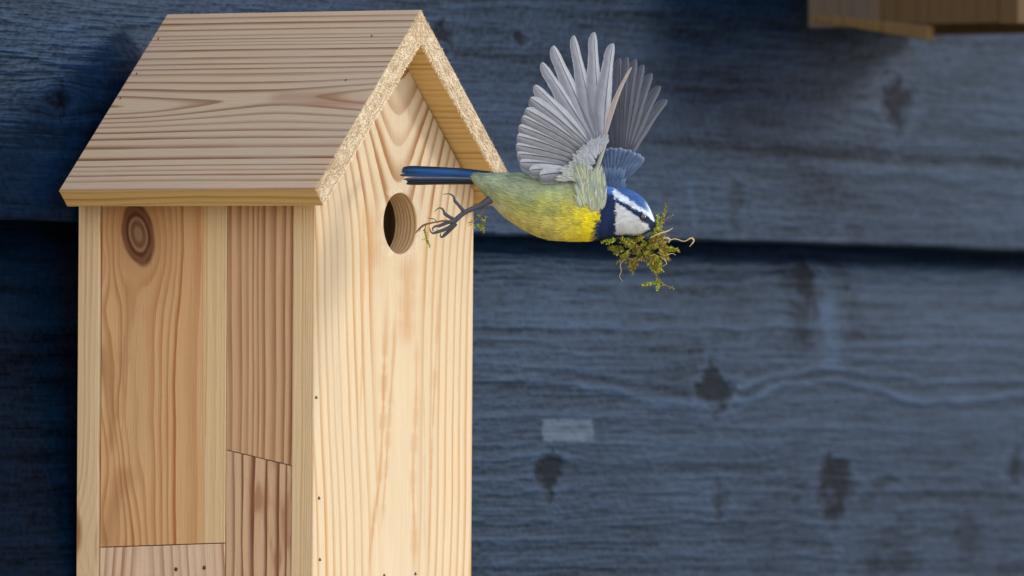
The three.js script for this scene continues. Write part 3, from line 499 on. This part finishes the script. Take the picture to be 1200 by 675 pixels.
  // arm of the wing under the coverts
  const arm = new THREE.TubeGeometry(new THREE.CatmullRomCurve3([b3(698, 226, 20), b3(697, 208, 25), b3(703, 186, 26.5), b3(708, 170, 27.5), b3(710, 162, 28)]), 24, 2.6 * S, 10), col = []; for (let i = 0; i < arm.attributes.position.count; i++) col.push(0.3, 0.33, 0.3);
  arm.setAttribute('color', new THREE.Float32BufferAttribute(col, 3)); mesh('wing_arm', arm, plume, nearWing);
}
const farWing = wing('wing', 'far wing, dusky primaries above blue scalloped coverts');
{
  const tips = [[783, 115], [775, 99], [765, 84], [755, 74], [746, 67], [736, 65], [727, 66], [714, 74], [706, 92], [702, 118]];
  tips.forEach(([x, y], i) => { const k = i / 9;
    mesh('primary_feather', blade({ base: [lerp(738, 722, k), lerp(186, 196, k), -26 + i * 0.3], tip: [x, y, -58 + i * 1.2], w: 14 + i * 0.3, up: [0.1, 0.1, 1], sag: lerp(3, -1, k), n: 50, camber: 0.05, slim: 0.74, lead: 0.3, round: 0.14, neck: 0.5, color: flight(0.115, [0.25, 0.30, 0.41], [0.045, 0.062, 0.115], 0), ragged: 0.05 }), vane, farWing); });
  // greater coverts: blue with pale scalloped tips
  for (let i = 0; i < 11; i++) { const k = i / 10, a = lerp(0.80, -0.34, k), L = lerp(46, 42, k) + (i % 2);
    mesh('covert_feather', blade({ base: [lerp(722, 714, k), 216, -20 + i * 0.2], tip: [lerp(722, 714, k) + Math.sin(a) * L, 216 - Math.cos(a) * L, -27 + i * 0.25], w: 11, up: [0, 0, 1], n: 12, round: 0.2, neck: 0.5, color: (t, r) => { const s = 0.8 + 0.4 * fbm(t * 8 + i, r * 3, 2), c = mix3(mix3([0.10, 0.15, 0.26], [0.045, 0.07, 0.13], 0.4 + 0.5 * fbm(t * 3 + i, r, 2)), [0.30, 0.42, 0.60], sm(0.9, 1, t) * 0.7 + (Math.abs(r) < 0.05 ? 0.15 : 0)); return [c[0] * s, c[1] * s, c[2] * s]; } }), plume, farWing); }
  const list = []; for (let i = 0; i < 150; i++) { const k = rnd(), a = lerp(0.5, -0.35, k) + rr(-0.1, 0.1), bx = lerp(728, 708, k), by = rr(206, 230), L = rr(8, 15), g1 = rr(0.7, 1.3); list.push(blade({ base: [bx, by, -17], tip: [bx + Math.sin(a) * L, by - Math.cos(a) * L, -17.5], w: rr(3, 5), up: [0, 0, 1], n: 4, round: 0.4, ragged: 0.2, color: (t) => { const c = mix3([0.055, 0.095, 0.19], [0.18, 0.26, 0.38], t * 0.6); return [c[0] * g1, c[1] * g1, c[2] * g1]; } })); }
  mesh('covert_feathers', mergeGeometries(list), plume, farWing).userData.kind = 'stuff';
}
// tail: a closed fan of long blue feathers seen nearly edge-on
const tail = new THREE.Group(); tail.name = 'tail'; bird.add(tail);
for (let i = 0; i < 10; i++) {
  const k = i / 9 - 0.5, len = 1 - 0.03 * Math.abs(k) * 2, tx = lerp(573, 470 + (i > 6 ? 4 : 0) + rr(-2, 5), len), ty = 204.5 + k * 16 + (k > 0.15 ? 3.2 : 0);
  const blue = [[0.03, 0.045, 0.08], [0.04, 0.15, 0.40], [0.07, 0.27, 0.70], [0.06, 0.24, 0.64], [0.055, 0.21, 0.58], [0.04, 0.15, 0.42], [0.30, 0.33, 0.44], [0.05, 0.15, 0.38], [0.02, 0.035, 0.07], [0.018, 0.022, 0.032]][i];
  mesh('tail_feather', blade({ base: [578, 209 + k * 12, k * -6], tip: [tx, ty, k * 22], w: 7, up: [0, 0.8, 0.6], n: 18, lead: 0.4, round: 0.12, neck: 0.7, sag: -1.5 + k * 1, color: (t, r) => { const s = 0.8 + 0.5 * fbm(t * 6 + i * 3, r * 4, 2), e = r > 0.9 ? 0.45 : 0, w = i > 6 && r < -0.9 ? 0.8 : 0; let c = mix3(blue, [0.35, 0.42, 0.52], e * (0.4 + 0.6 * t) * 0.7 + w * 0.7); c = mix3(c, [0.03, 0.035, 0.05], sm(0.82, 1, t) * 0.7); return [c[0] * s, c[1] * s, c[2] * s]; } }), vane, tail);
}
// head details
const eyeMat = new THREE.MeshPhysicalMaterial({ color: new THREE.Color().setRGB(0.006, 0.005, 0.005), roughness: 0.06, clearcoat: 1, clearcoatRoughness: 0.04 });
for (const s of [1, -1]) { const e = mesh('eye', new THREE.SphereGeometry(3.9 * S, 24, 16), eyeMat, bird); e.position.copy(b3(753, 254.8, s * 20.9)); e.scale.set(1, 1, 0.75); }
const billMat = new THREE.MeshPhysicalMaterial({ color: new THREE.Color().setRGB(0.022, 0.022, 0.028), roughness: 0.38 });
function bill(pts, radii, name, parent) {
  const c = new THREE.CatmullRomCurve3(pts.map((p) => b3(...p))), n = 14, m = 10, P = [], I = [];
  for (let i = 0; i <= n; i++) { const t = i / n, q = c.getPoint(t), d = c.getTangent(t), a = V(0, 0, 1).cross(d).normalize(), b = d.clone().cross(a), f = t * (radii.length - 1), k = Math.min(radii.length - 2, Math.floor(f)), r = lerp(radii[k], radii[k + 1], f - k) * S * (name === 'toe' || name === 'shank' || name === 'claw' ? 1.2 : 1); for (let j = 0; j <= m; j++) { const th = j / m * Math.PI * 2, v = q.clone().addScaledVector(a, Math.cos(th) * r).addScaledVector(b, Math.sin(th) * r * 0.9); P.push(v.x, v.y, v.z); } }
  for (let i = 0; i < n; i++) for (let j = 0; j < m; j++) { const a = i * (m + 1) + j, b = a + m + 1; I.push(a, a + 1, b, b, a + 1, b + 1); }
  const g = new THREE.BufferGeometry(); g.setAttribute('position', new THREE.Float32BufferAttribute(P, 3)); g.setIndex(I); g.computeVertexNormals(); return mesh(name, g, billMat, parent || bird);
}
bill([[762, 258.5, 0], [767, 261.5, 0], [771, 265, 0], [773.5, 269, 0]], [4.6, 3.6, 2, 0.3], 'upper_bill');
bill([[759.5, 265, 0], [763, 268, 0], [766.5, 271, 0], [769, 273.5, 0]], [3.6, 2.8, 1.6, 0.3], 'lower_bill');
// legs: slate blue-grey, the near one stretched back with curled toes
const legMat = new THREE.MeshPhysicalMaterial({ color: new THREE.Color().setRGB(0.04, 0.048, 0.068), roughness: 0.5 });
function limb(pts, radii, name, parent, mat = legMat) { const m = bill(pts, radii, name, parent); m.material = mat; return m; }
function leg(dz, dx, dy) {
  const g = new THREE.Group(); g.name = 'leg'; bird.add(g); const q = (a) => a.map(([x, y, z = 0]) => [x + dx, y + dy, z + dz]);
  limb(q([[578, 232], [568, 238], [562, 241.4], [553, 245]]), [4.5, 3.4, 2.8, 2.2], 'shank', g);
  limb(q([[556, 243.6], [544, 249.5], [536, 256], [532, 260]]), [2.5, 2.3, 2.5, 2.6], 'shank', g);
  const toe = (a, r) => limb(q(a), r, 'toe', g), claw = (a, p) => limb(q(a), [1.3, 1.0, 0.65, 0.2], 'claw', p);
  let t = toe([[544, 248, 1], [538, 241, 2], [532.5, 235, 3]], [1.9, 1.6, 1.6]); claw([[533, 236, 3], [531.5, 230.5, 3], [527, 227.4, 3], [519, 228, 2]], t);
  t = toe([[533, 258, 2], [527, 254.5, 4], [520.5, 250, 5]], [2, 1.7, 1.7]); claw([[521, 251, 5], [519, 245.5, 5], [515, 243.8, 5], [509, 248.5, 4]], t);
  t = toe([[533, 259, 3], [524, 261.2, 6], [513.5, 265.5, 7]], [2.1, 1.8, 1.6]); claw([[515, 264.5, 7], [509, 266, 8], [507, 269, 8], [509.5, 272, 7]], t);
  t = toe([[534, 261, 2], [524, 268, 3], [511, 272.5, 4]], [2.1, 1.8, 1.6]); claw([[513, 271.8, 4], [507.5, 273.5, 4], [504.5, 270.8, 4], [504, 267, 3]], t);
  t = toe([[534.5, 262, 0], [527.5, 269.5, -1], [520, 276.5, -2]], [2, 1.8, 1.6]); claw([[521.5, 275.2, -2], [517.5, 278, -2], [516, 276, -2], [517, 273, -2]], t);
}
leg(8, 0, 0);

// ------------------------------------------------------------------ moss
const mossMat = new THREE.MeshPhysicalMaterial({ vertexColors: true, roughness: 0.8, specularIntensity: 0.3, side: THREE.DoubleSide, transmission: 0.35, thickness: 0 });
const stalkMat = (c) => new THREE.MeshStandardMaterial({ color: new THREE.Color().setRGB(...c), roughness: 0.75 });
const straw = stalkMat([0.52, 0.40, 0.20]), brown = stalkMat([0.14, 0.085, 0.04]), pale = stalkMat([0.45, 0.40, 0.34]);
function shoot(out, pts, dens, leaf, tones) { // leafy moss shoot along a path in bird units
  const c = new THREE.CatmullRomCurve3(pts.map((p) => V(...p))), L = c.getLength(), n = Math.max(4, Math.round(L * dens));
  for (let i = 0; i < n; i++) {
    const t = (i + rnd()) / n, q = c.getPoint(t), d = c.getTangent(t), s = V(rr(-1, 1), rr(-1, 1), rr(-1, 1)).cross(d).normalize(), e = d.clone().multiplyScalar(rr(0.4, 1.1)).addScaledVector(s, rr(0.6, 1.1)).normalize(), len = leaf * rr(0.6, 1.25) * (1 - 0.35 * t), tip = q.clone().addScaledVector(e, len), k = rr(0.65, 1.35), c0 = tones[Math.floor(rnd() * tones.length)];
    out.push(blade({ base: [q.x, q.y, q.z], tip: [tip.x, tip.y, tip.z], w: len * rr(0.32, 0.5), up: [rr(-1, 1), rr(-1, 1), 1], n: 3, round: 0.7, neck: 0.6, ragged: 0.1, color: (v) => [c0[0] * k * (0.8 + 0.4 * v), c0[1] * k * (0.8 + 0.4 * v), c0[2] * k] }));
  }
}
const GREEN = [[0.30, 0.33, 0.025], [0.40, 0.41, 0.04], [0.18, 0.20, 0.02], [0.50, 0.46, 0.08], [0.20, 0.14, 0.035]], LIGHT = [[0.46, 0.52, 0.04], [0.36, 0.44, 0.04], [0.26, 0.33, 0.025]], RUST = [[0.26, 0.15, 0.05], [0.34, 0.24, 0.07], [0.2, 0.19, 0.03]];
function mossThing(label, at, build) {
  const o = thing('moss_tuft', label, 'moss', birdAt); o.rotation.y = -THETA; const leaves = []; build(leaves, o);
  const m = mesh('leaves', mergeGeometries(leaves), mossMat, o); m.userData.kind = 'stuff'; return o;
}
mossThing('bushy clump of olive green moss with dry stalks held in the bill', null, (out, o) => {
  for (let i = 0; i < 88; i++) { // dense cushion below the bill
    const a = rnd() * Math.PI * 2, r = Math.sqrt(rnd()), x = 753 + Math.cos(a) * r * 27, y = 290 + Math.sin(a) * r * 18, z = rr(-16, 18), ex = x + (x - 753) * 0.35 + rr(-9, 9), ey = y + (y - 287) * 0.35 + rr(-7, 10);
    shoot(out, [[x, y, z], [(x + ex) / 2 + rr(-3, 3), (y + ey) / 2 + rr(-3, 3), z + rr(-3, 4)], [ex, ey, z + rr(-5, 7)]], 2.1, 5.4, rnd() < 0.2 ? RUST : GREEN);
  }
  shoot(out, [[764, 285, 2], [773, 270, 3], [777, 256, 3], [781, 243, 2]], 2.2, 4.5, GREEN); shoot(out, [[776, 262, 3], [783, 255, 4], [789, 252, 4]], 1.6, 3, RUST); shoot(out, [[779, 248, 3], [781, 241, 3], [780, 238, 3]], 2, 3, RUST); shoot(out, [[766, 276, 5], [771, 262, 5], [771, 252, 4]], 2, 4, LIGHT);
  shoot(out, [[755, 300, 4], [764, 314, 5], [770, 326, 5], [778, 334, 5], [789, 338, 4]], 1.6, 4, GREEN); shoot(out, [[775, 331, 5], [764, 332, 6], [753, 334, 6]], 2, 4.5, LIGHT); shoot(out, [[772, 332, 5], [770, 340, 5]], 2, 4, LIGHT);
  shoot(out, [[722, 281, 6], [714, 282, 7], [705, 284, 7]], 2.6, 4.5, LIGHT); shoot(out, [[716, 280, 6], [712, 286, 7]], 3, 4, LIGHT);
  shoot(out, [[733, 300, 2], [727, 305, 2]], 2, 4, RUST); shoot(out, [[738, 285, 12], [724, 284, 10]], 2, 4, RUST);
  limb([[762, 279, 10], [772, 274, 12], [782, 271, 12], [788, 267.5, 12]], [0.6, 0.9, 0.8, 0.4], 'stalk', o, straw);
  limb([[776, 286, 6], [790, 280, 8], [802, 283, 8], [810, 279, 8], [813, 282, 8], [808, 289, 8]], [0.4, 0.6, 0.45, 0.9, 1.0, 0.3], 'stalk', o, straw);
  limb([[770, 283, 8], [779, 279, 10], [785, 281, 10], [783, 285, 10]], [0.5, 1.1, 0.9, 0.3], 'stalk', o, pale);
  limb([[770, 296, 6], [780, 300, 6], [787, 297, 6], [792, 299, 6]], [0.4, 0.5, 0.4, 0.2], 'rootlet', o, straw); limb([[772, 300, 6], [779, 305, 6], [781, 309, 6], [777, 312, 6]], [0.4, 0.5, 0.4, 0.2], 'rootlet', o, straw);
  limb([[733, 303, 3], [727, 310, 3], [728, 318, 4], [726, 324, 4], [730, 330, 4]], [0.3, 0.45, 0.35, 0.3, 0.15], 'rootlet', o, straw); 
  limb([[762, 312, 4], [768, 322, 5], [778, 334, 5], [790, 338, 5]], [0.6, 0.8, 0.6, 0.3], 'stalk', o, brown);
});
mossThing('thin brown moss stalk with a yellow green tip caught in the toes', null, (out, o) => {
  limb([[530, 259, 18], [520, 259, 18], [511, 260.5, 17], [503, 262, 16], [495, 265, 15], [487, 273.5, 14]], [0.9, 1.2, 0.9, 1.1, 1.3, 0.6], 'stalk', o, brown);
  limb([[512, 260, 17], [508, 256.5, 17], [502, 256, 17]], [0.6, 0.5, 0.3], 'stalk', o, brown); limb([[499, 264, 15], [498, 271, 15], [500, 280, 15], [504, 289, 15]], [0.5, 0.7, 0.6, 0.3], 'stalk', o, brown);
  limb([[496, 265, 15], [493, 268, 15], [491.5, 272, 15]], [0.5, 0.5, 0.2], 'stalk', o, brown);
  shoot(out, [[498, 268, 15], [500, 280, 15], [504.5, 290, 15]], 2.2, 3.4, LIGHT); shoot(out, [[500, 279, 15], [495, 281, 15]], 1.5, 2.5, LIGHT); shoot(out, [[508, 258, 17], [501, 255, 17]], 1, 2, RUST);
});
mossThing('scrap of dark green moss clinging under the bird leg', null, (out, o) => {
  for (let i = 0; i < 9; i++) { const x = rr(556, 569), y = rr(250, 264); shoot(out, [[x, y, 8], [x + rr(-4, 5), y + rr(-2, 8), 9]], 2.4, 3.8, i % 2 ? GREEN : LIGHT); }
  shoot(out, [[556, 258, 8], [549, 261, 8]], 1.6, 3, GREEN); shoot(out, [[554, 262, 8], [549, 264.5, 8]], 1.4, 2.6, RUST); shoot(out, [[566, 262, 8], [567, 273, 8]], 2, 3, LIGHT); limb([[568, 246, 8], [562, 253, 8], [556, 259, 8], [549, 262, 8]], [0.5, 0.6, 0.5, 0.2], 'stalk', o, brown);
  limb([[569, 242, 9], [564, 252, 9], [567, 268, 9]], [0.5, 0.6, 0.3], 'stalk', o, brown);
});

renderer.render(scene, camera);
